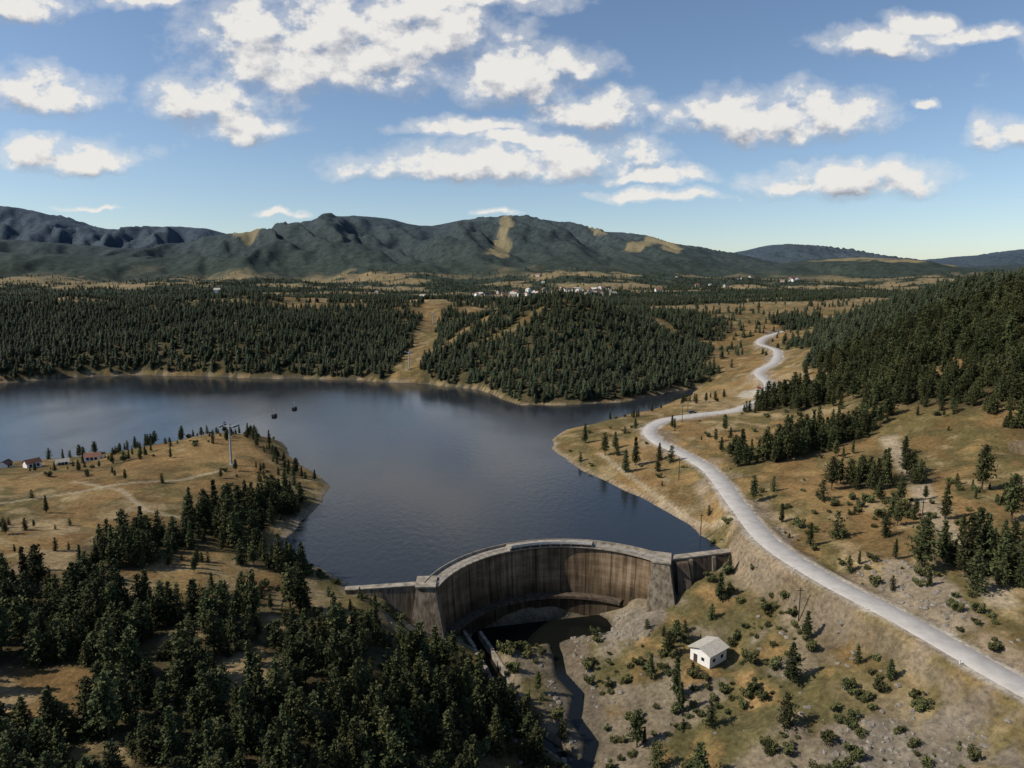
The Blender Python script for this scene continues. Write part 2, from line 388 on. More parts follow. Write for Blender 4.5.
# ------------------------------------------------------------------ mesh builder
class MB:
    def __init__(s): s.v = []; s.f = []; s.m = []; s.mats = []
    def mi(s, mat):
        if mat not in s.mats: s.mats.append(mat)
        return s.mats.index(mat)
    def add(s, vs, fs, mat):
        o = len(s.v); s.v += [tuple(v) for v in vs]; k = s.mi(mat)
        for f in fs: s.f.append(tuple(i + o for i in f)); s.m.append(k)
    def hexa(s, bot, top, mat):
        s.add(list(bot) + list(top), [(3, 2, 1, 0), (4, 5, 6, 7), (0, 1, 5, 4), (1, 2, 6, 5), (2, 3, 7, 6), (3, 0, 4, 7)], mat)
    def box(s, c, d, mat, rz=0):
        x, y, z = d[0] / 2, d[1] / 2, d[2] / 2; ca, sa = math.cos(rz), math.sin(rz)
        q = [(-x, -y), (x, -y), (x, y), (-x, y)]
        q = [(c[0] + a * ca - b_ * sa, c[1] + a * sa + b_ * ca) for a, b_ in q]
        s.hexa([(a, b_, c[2] - z) for a, b_ in q], [(a, b_, c[2] + z) for a, b_ in q], mat)
    def cyl(s, p0, p1, r0, r1, mat, n=8):
        p0 = Vector(p0); p1 = Vector(p1); d = (p1 - p0).normalized()
        u = d.orthogonal().normalized(); w = d.cross(u); vs = []
        for p, r in ((p0, r0), (p1, r1)):
            for i in range(n):
                a = 2 * math.pi * i / n; vs.append(p + u * (r * math.cos(a)) + w * (r * math.sin(a)))
        fs = [(i, (i + 1) % n, n + (i + 1) % n, n + i) for i in range(n)] + [tuple(range(n))[::-1], tuple(range(n, 2 * n))]
        s.add(vs, fs, mat)
    def obj(s, name, loc=(0, 0, 0), rz=0, parent=None, link=True):
        me = bpy.data.meshes.new(name); me.from_pydata(s.v, [], s.f)
        for mt in s.mats: me.materials.append(mt)
        me.polygons.foreach_set('material_index', s.m); me.update()
        o = bpy.data.objects.new(name, me); o.location = loc; o.rotation_euler[2] = rz
        if link: scene.collection.objects.link(o)
        if parent: o.parent = parent
        return o
def gz(x, y): return float(ground(np.array([x]), np.array([y]))[0])

# ------------------------------------------------------------------ terrain sheet
NY, NX = 700, 720
Y = np.concatenate([np.linspace(10, 60, 30), 60 * (9200 / 60.0) ** (np.linspace(0, 1, NY - 30))[1:]]); NY = len(Y)
S = np.linspace(-1.3, 1.3, NX)
gx = (S[None, :] * (Y[:, None] + 50)); gy = np.repeat(Y[:, None], NX, 1)
fx, fy = gx.ravel(), gy.ravel()
h, sd, rd, H = ground(fx, fy, True)
me = bpy.data.meshes.new('hillside_terrain')
me.vertices.add(NX * NY); me.vertices.foreach_set('co', np.stack([fx, fy, h], 1).ravel())
ii = (np.arange(NY - 1)[:, None] * NX + np.arange(NX - 1)[None]).ravel()
quads = np.stack([ii, ii + 1, ii + NX + 1, ii + NX], 1)
me.loops.add(quads.size); me.loops.foreach_set('vertex_index', quads.ravel().astype(np.int32))
me.polygons.add(len(quads)); me.polygons.foreach_set('loop_start', (np.arange(len(quads)) * 4).astype(np.int32))
me.polygons.foreach_set('loop_total', np.full(len(quads), 4, np.int32))
me.polygons.foreach_set('use_smooth', np.ones(len(quads), bool)); me.update(calc_edges=True); me.validate()
F = forest(fx, fy, h, sd, H)
def mixc(A, B, t): return A * (1 - t[:, None]) + np.asarray(B)[None] * t[:, None] if np.ndim(B) == 1 else A * (1 - t[:, None]) + B * t[:, None]
n1 = fbm(fx / 30, fy / 30, 5, 31); n2 = fbm(fx / 7, fy / 7, 4, 32); n3 = fbm(fx / 120, fy / 120, 4, 33); n4 = fbm(fx / 14, fy / 14, 4, 34)
C = np.tile(np.array([.225, .148, .062]), (len(fx), 1))
C = mixc(C, [.105, .086, .034], smooth(.42, .58, n1 * .5 + n2 * .5) * .95)
C = mixc(C, [.15, .085, .035], smooth(.52, .64, n4) * .45)
C = mixc(C, [.29, .215, .115], smooth(.56, .7, n2 * .6 + n3 * .4) * .8)
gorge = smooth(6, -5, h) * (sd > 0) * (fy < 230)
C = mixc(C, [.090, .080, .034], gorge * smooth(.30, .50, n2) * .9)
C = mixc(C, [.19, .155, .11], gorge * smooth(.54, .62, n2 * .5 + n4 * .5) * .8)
def blob(cx, cy, rx, ry, k=.6): return 1 - smooth(.75, 1.1, np.hypot((fx - cx) / rx, (fy - cy) / ry) + k * (n2 - .5) * 2)
C = mixc(C, [.19, .165, .13], blob(30, 172, 11, 11) * (sd > 0) * .9)
C = mixc(C, [.17, .145, .115], blob(66, 104, 15, 12, .9) * .8)
C = mixc(C, [.12, .10, .075], (blob(14, 148, 6.5, 32, .7)) * .85)
C = mixc(C, [.24, .195, .14], blob(90, 143, 8, 16, .8) * .8)
C = mixc(C, [.23, .18, .125], smooth(11, 7, rd) * smooth(.48, .58, n4 * .6 + n2 * .4) * .8)
C = mixc(C, [.36, .32, .25], blob(143, 396, 9, 18, .3))
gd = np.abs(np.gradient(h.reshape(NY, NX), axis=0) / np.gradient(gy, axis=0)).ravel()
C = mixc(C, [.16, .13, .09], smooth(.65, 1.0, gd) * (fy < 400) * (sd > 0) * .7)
C = mixc(C, [.33, .27, .19], line_mask(fx, fy, [(148, 262), (132, 215), (120, 189), (102, 134)], 1.5, 3) * .7)
for p, hw in [([(-165, 190), (-155, 198), (-144, 210), (-135, 222), (-118, 233), (-110, 250)], .5), ([(-150, 225), (-130, 218), (-112, 200), (-90, 196)], .4), ([(70,190),(58,215),(48,250),(38,290)], .6)]:
    C = mixc(C, [.34, .28, .185], line_mask(fx, fy, p, hw, 1.0) * .75)
C = mixc(C, [.26, .205, .14], smooth(3.0, 1.0, sd + 2.5 * (n2 - .5) + 1.0 * smooth(380, 420, fy)) * (sd > 0) * (h > -1.5) * .8)
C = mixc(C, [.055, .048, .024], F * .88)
C = mixc(C, [.36, .32, .26], smooth(5.2, 3.6, rd + 2.8 * (n2 - .5)))
C = mixc(C, [.08, .07, .05], (sd <= 0) * 1.0)
C = mixc(C, [.10, .085, .06], smooth(-16.2, -17.2, h) * (sd > 0))
haze = smooth(1400, 7400, fy)
hazed_treecol = np.array([.030, .040, .023])[None] * (1 - haze[:, None]) + np.array([.056, .078, .108])[None] * haze[:, None]  # aerial haze painted into the forest colour: bluer and paler with distance
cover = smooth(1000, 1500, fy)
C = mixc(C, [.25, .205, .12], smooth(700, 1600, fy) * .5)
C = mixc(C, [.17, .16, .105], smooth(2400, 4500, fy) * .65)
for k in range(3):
    C[:, k] = C[:, k] * (1 - cover * F) + hazed_treecol[:, k] * cover * F
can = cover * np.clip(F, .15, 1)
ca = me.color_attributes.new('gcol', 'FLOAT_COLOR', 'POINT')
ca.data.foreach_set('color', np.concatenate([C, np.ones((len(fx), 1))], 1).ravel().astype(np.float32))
a = me.attributes.new('canopy', 'FLOAT', 'POINT'); a.data.foreach_set('value', can.astype(np.float32))
me.materials.append(M_ground)
o = bpy.data.objects.new('hillside_terrain', me); scene.collection.objects.link(o)

# ------------------------------------------------------------------ water
def outward(pts, d):
    n = len(pts); A = sum(pts[i][0] * pts[(i + 1) % n][1] - pts[(i + 1) % n][0] * pts[i][1] for i in range(n))
    sg = 1 if A > 0 else -1; out = []
    for i in range(n):
        a, c = pts[i - 1], pts[(i + 1) % n]
        tx, ty = c[0] - a[0], c[1] - a[1]; l = math.hypot(tx, ty)
        k = d if i < len(shore_free) else 0
        out.append((pts[i][0] + sg * ty / l * k, pts[i][1] - sg * tx / l * k))
    return out
wp = outward(SHORE, 7)
wp[0] = (64, 193); wp[len(shore_free) - 1] = (-50, 168)
bm = bmesh.new(); f = bm.faces.new([bm.verts.new((x, y, 0)) for x, y in wp])
bmesh.ops.triangulate(bm, faces=bm.faces[:]); bmesh.ops.recalc_face_normals(bm, faces=bm.faces[:])
bm.normal_update()
if sum(q.normal.z for q in bm.faces) < 0: bmesh.ops.reverse_faces(bm, faces=bm.faces[:])
me = bpy.data.meshes.new('lake_water'); bm.to_mesh(me); me.materials.append(M_water)
scene.collection.objects.link(bpy.data.objects.new('lake_water', me))
b_ = MB(); b_.add([(-14, 90, -17.3), (34, 90, -17.3), (34, 187, -17.3), (-14, 176, -17.3)], [(0, 1, 2, 3)], M_stream); b_.obj('stream_water')

# ------------------------------------------------------------------ road
vs = []; fs = []; W = 2.75
RP = ROAD
for i, p in enumerate(RP):
    a = RP[max(0, i - 1)]; c = RP[min(len(RP) - 1, i + 1)]
    t = (c - a)[:2]; t = t / np.linalg.norm(t); nn = np.array([-t[1], t[0]])
    for k, z in ((-W - .25, -.12), (-W, .06), (0, .1), (W, .06), (W + .25, -.12)):
        vs.append((p[0] + nn[0] * k, p[1] + nn[1] * k, p[2] + z))
    if i:
        o = i * 5
        for k in range(4): fs.append((o - 5 + k, o - 5 + k + 1, o + k + 1, o + k))
me = bpy.data.meshes.new('road'); me.from_pydata(vs, [], fs); me.materials.append(M_road)
for p in me.polygons: p.use_smooth = True
scene.collection.objects.link(bpy.data.objects.new('road', me))

# ------------------------------------------------------------------ dam
dam = bpy.data.objects.new('arch_dam', None); scene.collection.objects.link(dam)
def sweep(name, prof, a0, a1, n, mat, parent=dam):
    vs = []; fs = []; arc = []
    k = len(prof)
    for i in range(n + 1):
        a = a0 + (a1 - a0) * i / n
        for r, z in prof:
            x, y = arcpt(r, a); vs.append((x, y, z)); arc.append((math.radians(a) * 35, z, r * .3))
    for i in range(n):
        for j in range(k):
            A, B = i * k + j, i * k + (j + 1) % k
            fs.append((A, B, B + k, A + k))
    fs.append(tuple(range(k))[::-1]); fs.append(tuple(range(n * k, n * k + k)))
    me = bpy.data.meshes.new(name); me.from_pydata(vs, [], fs)
    at = me.attributes.new('arc', 'FLOAT_VECTOR', 'POINT'); at.data.foreach_set('vector', np.array(arc, np.float32).ravel())
    me.materials.append(mat); bm = bmesh.new(); bm.from_mesh(me); bmesh.ops.recalc_face_normals(bm, faces=bm.faces[:]); bm.to_mesh(me); bm.free()
    o = bpy.data.objects.new(name, me); scene.collection.objects.link(o); o.parent = parent; return o
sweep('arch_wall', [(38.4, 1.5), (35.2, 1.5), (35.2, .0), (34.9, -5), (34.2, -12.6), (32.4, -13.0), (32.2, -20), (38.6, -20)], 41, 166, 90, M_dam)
sweep('crest_slab', [(38.6, 1.85), (34.55, 1.85), (34.55, 1.502), (38.6, 1.502)], 41, 166, 90, M_conc)
sweep('upstream_parapet', [(38.55, 2.6), (38.3, 2.6), (38.3, 1.852), (38.55, 1.852)], 41, 166, 90, M_conc)
sweep('bridge_deck', [(37.4, 2.8), (34.3, 2.8), (34.3, 2.55), (37.4, 2.55)], 76, 116, 30, M_conc)
sweep('bridge_parapet', [(34.5, 3.5), (34.3, 3.5), (34.3, 2.802), (34.5, 2.802)], 76, 116, 30, M_rail)
sweep('ledge', [(34.3, -12.2), (31.6, -12.2), (31.6, -12.98), (34.3, -12.98)], 60, 160, 60, M_conc_dark)
mb = MB()
for a in range(76, 117, 5):
    x, y = arcpt(35.9, a); mb.box((x, y, 2.2), (2.8, .5, .69), M_conc, math.radians(a))
for i in range(42, 166, 2):
    if 75 < i < 117: continue
    x, y = arcpt(34.75, i); mb.cyl((x, y, 1.85), (x, y, 2.85), .05, .05, M_steel, 5)
o = mb.obj('piers_and_posts', parent=dam)
sweep('hand_rail', [(34.8, 2.9), (34.7, 2.9), (34.7, 2.8), (34.8, 2.8)], 41, 75, 30, M_steel)
sweep('hand_rail_far', [(34.8, 2.9), (34.7, 2.9), (34.7, 2.8), (34.8, 2.8)], 117, 166, 30, M_steel)
def wall_seg(mb, p0, p1, th, ztop, zb, batter, mat):
    d = Vector((p1[0] - p0[0], p1[1] - p0[1])).normalized(); n = Vector((-d.y, d.x)) * th / 2
    q = [(p0[0] - n.x, p0[1] - n.y), (p1[0] - n.x, p1[1] - n.y), (p1[0] + n.x, p1[1] + n.y), (p0[0] + n.x, p0[1] + n.y)]
    bq = [(q[0][0] - n.x * batter, q[0][1] - n.y * batter), (q[1][0] - n.x * batter, q[1][1] - n.y * batter), q[2], q[3]]
    mb.hexa([(a, b_, zb) for a, b_ in bq], [(a, b_, ztop) for a, b_ in q], mat)
mb = MB()
wall_seg(mb, (-42, 162.2), (-33, 163.6), 1.8, 1.5, -4, 1.0, M_abut)
wall_seg(mb, (-33, 163.6), (-23, 165.2), 1.81, 1.5, -10, 1.2, M_abut)
wall_seg(mb, (-42.2, 162.2), (-21.5, 165.4), 2.2, 1.85, 1.502, 0, M_conc)
mb.obj('left_wing_wall', parent=dam)
mb = MB()
wall_seg(mb, (43, 180.8), (50, 182.6), 2.4, 1.5, -12, 3.0, M_conc_dark)
wall_seg(mb, (50, 182.6), (57, 184.6), 2.3, 1.5, -8, 2.4, M_conc_dark)
wall_seg(mb, (57, 184.6), (66, 187.2), 2.2, 1.5, -4, 1.6, M_conc_dark)
wall_seg(mb, (42, 180.6), (66.2, 187.3), 2.7, 1.9, 1.502, 0, M_conc)
for (x, y) in [(50, 180.5), (57, 182.7)]: mb.hexa([(x - .5, y - 3.6, -11), (x + .5, y - 3.4, -11), (x + .5, y + .4, -11), (x - .5, y + .2, -11)], [(x - .5, y - .4, 1.4), (x + .5, y - .2, 1.4), (x + .5, y + .9, 1.4), (x - .5, y + .7, 1.4)], M_abut)
mb.obj('right_wing_wall', parent=dam)
# abutment blocks
mb = MB()
mb.hexa([(-26, 157, -12), (-16.5, 158, -12), (-17.5, 167, -12), (-25.5, 167, -12)], [(-24.2, 162.2, 2.0), (-19.6, 162.6, 2.0), (-19.6, 168, 2.0), (-24.4, 168, 2.0)], M_abut)
mb.box((-22.0, 165, 2.22), (5.2, 6.4, .4), M_conc, .05)
mb.obj('left_abutment', parent=dam)
mb = MB()
mb.hexa([(34, 165, -17), (44, 164, -17), (49, 181, -17), (39.6, 183, -17)], [(38.2, 177.5, 2.0), (43, 176.6, 2.0), (45, 183, 2.0), (40.4, 184, 2.0)], M_abut)
mb.box((41.6, 180.2, 2.22), (5.4, 7.4, .4), M_conc, -.25)
mb.hexa([(45, 170, -13), (50, 171, -13), (51, 182, -13), (46, 181.5, -13)], [(45.6, 178.6, 1.0), (49, 179.4, 1.0), (49.6, 182, 1.0), (45.8, 181.5, 1.0)], M_conc_dark)
mb.obj('right_abutment', parent=dam)
mb = MB()
mb.hexa([(31, 166, -16), (35, 165, -16), (36, 169, -16), (32, 170, -16)], [(31.3, 166.3, -12.2), (34.7, 165.4, -12.2), (35.6, 168.7, -12.2), (32.3, 169.6, -12.2)], M_conc)
mb.obj('outlet_block', parent=dam)
mb = MB()
for off, top in ((-2.3, -14.6), (2.3, -15.2)):
    pts = [(-11, 172), (-7.3, 163), (-3.6, 153), (-1.4, 145)]
    for i in range(3):
        wall_seg(mb, (pts[i][0] + off, pts[i][1]), (pts[i + 1][0] + off, pts[i + 1][1]), .9, top - i * .4, -20, 0, M_conc)
mb.obj('spillway_channel_wall')

# ------------------------------------------------------------------ small white house
def house(name, L_, W_, Hh, rh, loc, rz, wallm, roofm, over=.5):
    e = bpy.data.objects.new(name, None); e.location = loc; e.rotation_euler[2] = rz; scene.collection.objects.link(e)
    x, y = L_ / 2, W_ / 2
    mb = MB()
    mb.add([(-x, -y, 0), (x, -y, 0), (x, y, 0), (-x, y, 0), (-x, -y, Hh), (x, -y, Hh), (x, y, Hh), (-x, y, Hh), (-x, 0, Hh + rh), (x, 0, Hh + rh)],
           [(0, 1, 5, 4), (2, 3, 7, 6), (1, 2, 6, 9, 5), (3, 0, 4, 8, 7)], wallm); mb.obj('walls', parent=e)
    mb = MB(); s = rh / y; X = x + over; Yo = y + over; z0 = Hh - s * over
    for sg in (-1, 1):
        A = [(-X, sg * Yo, z0 + .03), (X, sg * Yo, z0 + .03), (X, 0, Hh + rh + .03), (-X, 0, Hh + rh + .03)]
        mb.hexa(A, [(a, b_, c + .18) for a, b_, c in A], roofm)
    mb.obj('roof', parent=e)
    mb = MB()
    mb.box((-x * .5, -y - .03, 1.7), (.9, .06, .8), M_glass); mb.box((x * .45, -y - .03, 1.7), (.9, .06, .8), M_glass)
    mb.box((-x - .03, -y * .3, 1.7), (.06, .8, .8), M_glass); mb.obj('windows', parent=e)
    mb = MB(); mb.box((-x - .035, y * .45, 1.05), (.07, 1.0, 2.1), M_wood); mb.obj('door', parent=e)
    return e
house('white_house', 6.4, 5.4, 3.3, .9, (46, 148, -9.15), math.radians(38), M_white, M_roof)

def settlement(name, pts, wallms, roofms, smin, smax):
    mb = MB()
    for (x, y) in pts:
        z = gz(x, y) - .5; s = random.uniform(smin, smax); l = s * random.uniform(1, 1.7); hh = s * random.uniform(.5, .8); rh = s * .42; rz = random.uniform(0, 3.1)
        ca, sa = math.cos(rz), math.sin(rz); wm = random.choice(wallms); rm = random.choice(roofms)
        def T(a, b_, c): return (x + a * ca - b_ * sa, y + a * sa + b_ * ca, z + c)
        X, Yh = l / 2, s / 2
        mb.add([T(-X, -Yh, 0), T(X, -Yh, 0), T(X, Yh, 0), T(-X, Yh, 0), T(-X, -Yh, hh), T(X, -Yh, hh), T(X, Yh, hh), T(-X, Yh, hh), T(-X, 0, hh + rh), T(X, 0, hh + rh)],
               [(0, 1, 5, 4), (2, 3, 7, 6), (1, 2, 6, 9, 5), (3, 0, 4, 8, 7)], wm)
        q = 1.08
        mb.add([T(-X * q, -Yh * q, hh), T(X * q, -Yh * q, hh), T(X * q, 0, hh + rh + .2), T(-X * q, 0, hh + rh + .2), T(X * q, Yh * q, hh), T(-X * q, Yh * q, hh)], [(0, 1, 2, 3), (3, 2, 4, 5)], rm)
        for k in (-.5, 0, .5):
            mb.add([T(k * X - .5, -Yh - .05, hh * .4), T(k * X + .5, -Yh - .05, hh * .4), T(k * X + .5, -Yh - .05, hh * .4 + 1.2), T(k * X - .5, -Yh - .05, hh * .4 + 1.2)], [(0, 1, 2, 3)], M_glass)
    return mb.obj(name)
M_cream = simple('cream_wall', (.36, .33, .28), .8, .3, .1)
vp = [(random.gauss(120, 125), random.uniform(1650, 2300)) for _ in range(78)] + [(random.uniform(-900, 1000), random.uniform(1700, 2700)) for _ in range(14)] + [(random.gauss(1000, 110), random.uniform(2300, 2800)) for _ in range(12)]
settlement('distant_village', vp, [M_cream, M_cream, M_white], [M_redroof, M_roof, M_dark, M_redroof], 8, 13)
settlement('lakeside_huts', [(-190, 262), (-182, 268), (-199, 260), (-172, 272)], [M_white], [M_roof, M_redroof], 2.6, 3.6)

# summit station
mb = MB(); z = gz(105, 4790)
mb.cyl((0, 0, 0), (0, 0, 22), 2, 1.4, M_steel); mb.cyl((0, 0, 22), (0, 0, 34), .7, .4, M_steel); mb.box((12, 0, 4), (20, 10, 9), M_conc); mb.box((-13, 0, 4), (10, 8, 8), M_conc)
mb.obj('summit_station', (105, 4790, z - 1))

# ------------------------------------------------------------------ gondola line
TW = (-109, 257); zt = gz(*TW)
def lift_tower(loc, hgt, rz):
    mb = MB()
    mb.cyl((0, 0, -1), (0, 0, hgt), .45, .3, M_steel, 12)
    mb.box((0, 0, .3), (2.2, 2.2, .9), M_conc)
    mb.box((0, 0, hgt), (6.0, .45, .45), M_steel)
    for sx in (-2.8, 2.8):
        mb.box((sx, 0, hgt + .35), (.3, 4.2, .3), M_steel)
        for k in range(-3, 4): mb.cyl((sx - .22, k * .62, hgt + .1), (sx + .22, k * .62, hgt + .1), .25, .25, M_dark, 10)
        mb.box((sx, 0, hgt + 1.0), (.12, 3.6, .1), M_steel)
        mb.cyl((sx, -1.6, hgt + .4), (sx, -1.6, hgt + 1.0), .05, .05, M_steel, 4); mb.cyl((sx, 1.6, hgt + .4), (sx, 1.6, hgt + 1.0), .05, .05, M_steel, 4)
    mb.cyl((0, 0, hgt), (0, 0, hgt + 1.5), .2, .1, M_steel)
    for k in range(int(hgt / .6)): mb.box((.5, 0, .6 + k * .6), (.12, .5, .05), M_steel)
    return mb.obj('cable_car_tower', loc, rz)
rzl = -.12
Htw = 22.5 - zt
lift_tower((TW[0], TW[1], zt), Htw, rzl)
T2 = (-79, 520); z2 = gz(*T2); lift_tower((T2[0], T2[1], z2), 13, rzl)
T0 = (-139.6, 4); z0 = 36.0
T3 = (-88, 760); z3 = gz(*T3); lift_tower((T3[0], T3[1], z3), 13, rzl)
mb = MB()
ends = [(T0[0], T0[1], z0), (TW[0], TW[1], 22.6), (T2[0], T2[1], z2 + 13.2), (T3[0], T3[1], z3 + 13.2)]
sag = [3, 4.0, 3]
def cab(seg, t, sx):
    a, c = ends[seg], ends[seg + 1]
    return (a[0] + (c[0] - a[0]) * t + sx * math.cos(rzl), a[1] + (c[1] - a[1]) * t + sx * math.sin(rzl), a[2] + (c[2] - a[2]) * t - sag[seg] * 4 * t * (1 - t))
for sx in (-2.8, 2.8):
    for sg in range(3):
        for k in range(16): mb.cyl(cab(sg, k / 16, sx), cab(sg, (k + 1) / 16, sx), .03, .03, M_dark, 4)
mb.obj('haul_cable')
def gondola(p):
    mb = MB(); M = M_dark
    mb.box((0, 0, .02), (.3, 1.0, .25), M_steel); mb.box((0, 0, -.9), (.1, .14, 1.8), M_steel)
    w, l = 1.0, 1.15
    rings = [(-1.8, .75), (-2.1, .97), (-3.0, 1.0), (-3.9, .9), (-4.05, .7)]
    vs = []
    for z, s in rings:
        for (a, c) in [(-1, -.7), (-.7, -1), (.7, -1), (1, -.7), (1, .7), (.7, 1), (-.7, 1), (-1, .7)]: vs.append((a * w * s, c * l * s, z))
    for i in range(4):
        mb.add(vs[i * 8:i * 8 + 16], [(k, (k + 1) % 8, 8 + (k + 1) % 8, 8 + k) for k in range(8)], M_glass if i == 1 else M)
    mb.add(vs[:8], [tuple(range(8))], M); mb.add(vs[-8:], [tuple(range(8))], M)
    mb.box((0, l + .12, -3.0), (.9, .1, 1.0), M_steel)
    mb.obj('gondola_cabin', p, rzl)
gondola(cab(1, .165, -2.8)); gondola(cab(1, .245, -2.8))

# utility poles
for (x, y) in [(67, 149), (58, 200), (62, 245), (84, 330), (108, 172), (96, 366)]:
    mb = MB(); mb.cyl((0, 0, -.5), (0, 0, 8.6), .16, .11, M_wood); mb.box((0, 0, 7.9), (1.9, .12, .14), M_wood)
    for k in (-.8, 0, .8): mb.cyl((k, 0, 7.97), (k, 0, 8.2), .06, .05, M_white, 6)
    mb.obj('utility_pole', (x, y, gz(x, y)), random.uniform(-.3, .3))
mb = MB()
for i in range(12, len(RP) - 60, 5):
    p = RP[i]; t = (RP[i + 1] - RP[i - 1])[:2]; t = t / np.linalg.norm(t)
    if not (95 < p[1] < 330): continue
    x, y = p[0] - t[1] * 3.7, p[1] + t[0] * 3.7
    mb.box((x, y, p[2] + .3), (.14, .14, .8), M_white); mb.box((x, y, p[2] + .58), (.16, .16, .1), M_dark)
mb.obj('road_marker_posts')
def car(loc, rz, col):
    e = bpy.data.objects.new('parked_car', None); e.location = loc; e.rotation_euler[2] = rz; scene.collection.objects.link(e)
    paint = simple('car_paint', col, .3, .05, 1)
    mb = MB()
    prof = [(-2.1, .35), (2.1, .35), (2.15, .75), (1.2, .95), (-1.9, .98), (-2.1, .8)]
    n = len(prof)
    mb.add([(x, -.86, z) for x, z in prof] + [(x, .86, z) for x, z in prof], [tuple(range(n)), tuple(range(n, 2 * n))[::-1]] + [(i, i + n, (i + 1) % n + n, (i + 1) % n) for i in range(n)], paint)
    mb.obj('body', parent=e); mb = MB()
    mb.hexa([(-1.8, -.8, .98), (1.1, -.8, .96), (1.1, .8, .96), (-1.8, .8, .98)], [(-1.4, -.65, 1.42), (.35, -.65, 1.42), (.35, .65, 1.42), (-1.4, .65, 1.42)], M_glass)
    mb.hexa([(-1.4, -.64, 1.425), (.35, -.64, 1.425), (.35, .64, 1.425), (-1.4, .64, 1.425)], [(-1.3, -.6, 1.49), (.25, -.6, 1.49), (.25, .6, 1.49), (-1.3, .6, 1.49)], paint)
    mb.obj('cabin', parent=e); mb = MB()
    for wx in (-1.3, 1.3):
        for wy in (-.8, .8): mb.cyl((wx, wy - .1, .33), (wx, wy + .1, .33), .33, .33, M_dark, 14)
    mb.obj('wheels', parent=e)
car((145, 399, gz(145, 399)), 1.2, (.6, .6, .6)); car((94, 349.5, gz(94, 349.5)), .2, (.05, .06, .08)); car((148, 404, gz(148, 404)), 1.1, (.3, .05, .04))

# ------------------------------------------------------------------ trees
def build_leafmesh(name, quads, shades, trunk, leafm):
    vs = list(trunk.v); fs = list(trunk.f); mi = [0] * len(fs); sh = [0.3] * len(vs)
    for q, s in zip(quads, shades):
        o = len(vs); vs += [tuple(p) for p in q]; fs.append(tuple(range(o, o + len(q)))); mi.append(1); sh += [s] * len(q)
    me = bpy.data.meshes.new(name); me.from_pydata(vs, [], fs)
    me.materials.append(M_bark); me.materials.append(leafm); me.polygons.foreach_set('material_index', mi)
    a = me.attributes.new('shade', 'FLOAT', 'POINT'); a.data.foreach_set('value', sh); me.update(); return me
def pine(name, H, R, seed, whorls, nb, low, form=.85, leafm=None):
    r = np.random.default_rng(seed); tr = MB(); Q = []; Sh = []
    bend = r.normal(0, .02, 2) * H
    tr.cyl((0, 0, -.6), (bend[0] * .5, bend[1] * .5, H * .55), .018 * H + .05, .011 * H, M_bark, 7)
    tr.cyl((bend[0] * .5, bend[1] * .5, H * .55), (bend[0], bend[1], H * .97), .011 * H, .02, M_bark, 6)
    lop = r.uniform(.7, 1.2, 8)
    for w in range(whorls):
        t = low + (1 - low) * (w + r.uniform(-.3, .3)) / whorls; t = min(max(t, low), .985)
        z = t * H; u = (t - low) / (1 - low)
        rad = R * (1 - u) ** form * (1 - .35 * math.exp(-u * 9)) * r.uniform(.66, 1.15) + .12
        n = max(3, int(nb * (1 - .5 * u)))
        a0 = r.uniform(0, 6.28)
        for k in range(n):
            a = a0 + 6.283 * k / n + r.normal(0, .25); ln = rad * r.uniform(.65, 1.15) * lop[int(a / .7854) % 8]
            if r.random() < .07: continue
            up = r.uniform(-.18, .25) + .35 * u; d = np.array([math.cos(a), math.sin(a), up])
            c0 = np.array([bend[0] * t, bend[1] * t, z])
            if ln > .8: tr.cyl(c0, c0 + d * ln * .8, .05, .015, M_bark, 3)
            m = max(2, int(ln / .46))
            bs = r.uniform(.0, .45)
            for j in range(m):
                f = (j + .8) / m
                cc = c0 + d * ln * f + r.normal(0, .10, 3) + np.array([0, 0, -.12 * ln * f * f])
                for q in range(3):
                    s = r.uniform(.22, .46) * (1.2 - .3 * f) * (H / 11) ** .5
                    ax = d * .6 + r.normal(0, .55, 3); ax /= np.linalg.norm(ax)
                    nn = r.normal(0, .6, 3) + np.array([0, 0, .8]); bx = np.cross(nn, ax); bx /= np.linalg.norm(bx)
                    p = cc + r.normal(0, .16, 3)
                    Q.append([p - ax * s - bx * s * .35, p + bx * s * .6 - ax * s * .1, p + ax * s * 1.15, p - bx * s * .6 + ax * s * .1])
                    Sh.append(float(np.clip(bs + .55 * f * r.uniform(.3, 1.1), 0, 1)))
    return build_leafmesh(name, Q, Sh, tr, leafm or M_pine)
def farpine(name, H, R, seed):
    r = np.random.default_rng(seed); tr = MB(); Q = []; Sh = []
    tr.cyl((0, 0, -.6), (0, 0, H * .9), .18, .03, M_bark, 4)
    for w in range(9):
        t = .12 + .84 * w / 9; z = t * H; rad = R * (1 - t) ** .55 * r.uniform(.75, 1.15) + .15
        n = 7 if w < 6 else 5; a0 = r.uniform(0, 6)
        for k in range(n):
            a = a0 + 6.283 * k / n + r.normal(0, .15); l = rad * r.uniform(.6, 1.2); wd = rad * .62
            dx, dy = math.cos(a), math.sin(a)
            Q.append([(0, 0, z + H * .10), (dx * l * .6 - dy * wd * .6, dy * l * .6 + dx * wd * .6, z + r.uniform(-.1, .3)), (dx * l, dy * l, z - r.uniform(.1, .5)), (dx * l * .6 + dy * wd * .6, dy * l * .6 - dx * wd * .6, z + r.uniform(-.1, .3))])
            Sh.append(float(r.uniform(0, 1)))
    return build_leafmesh(name, Q, Sh, tr, M_farpine)
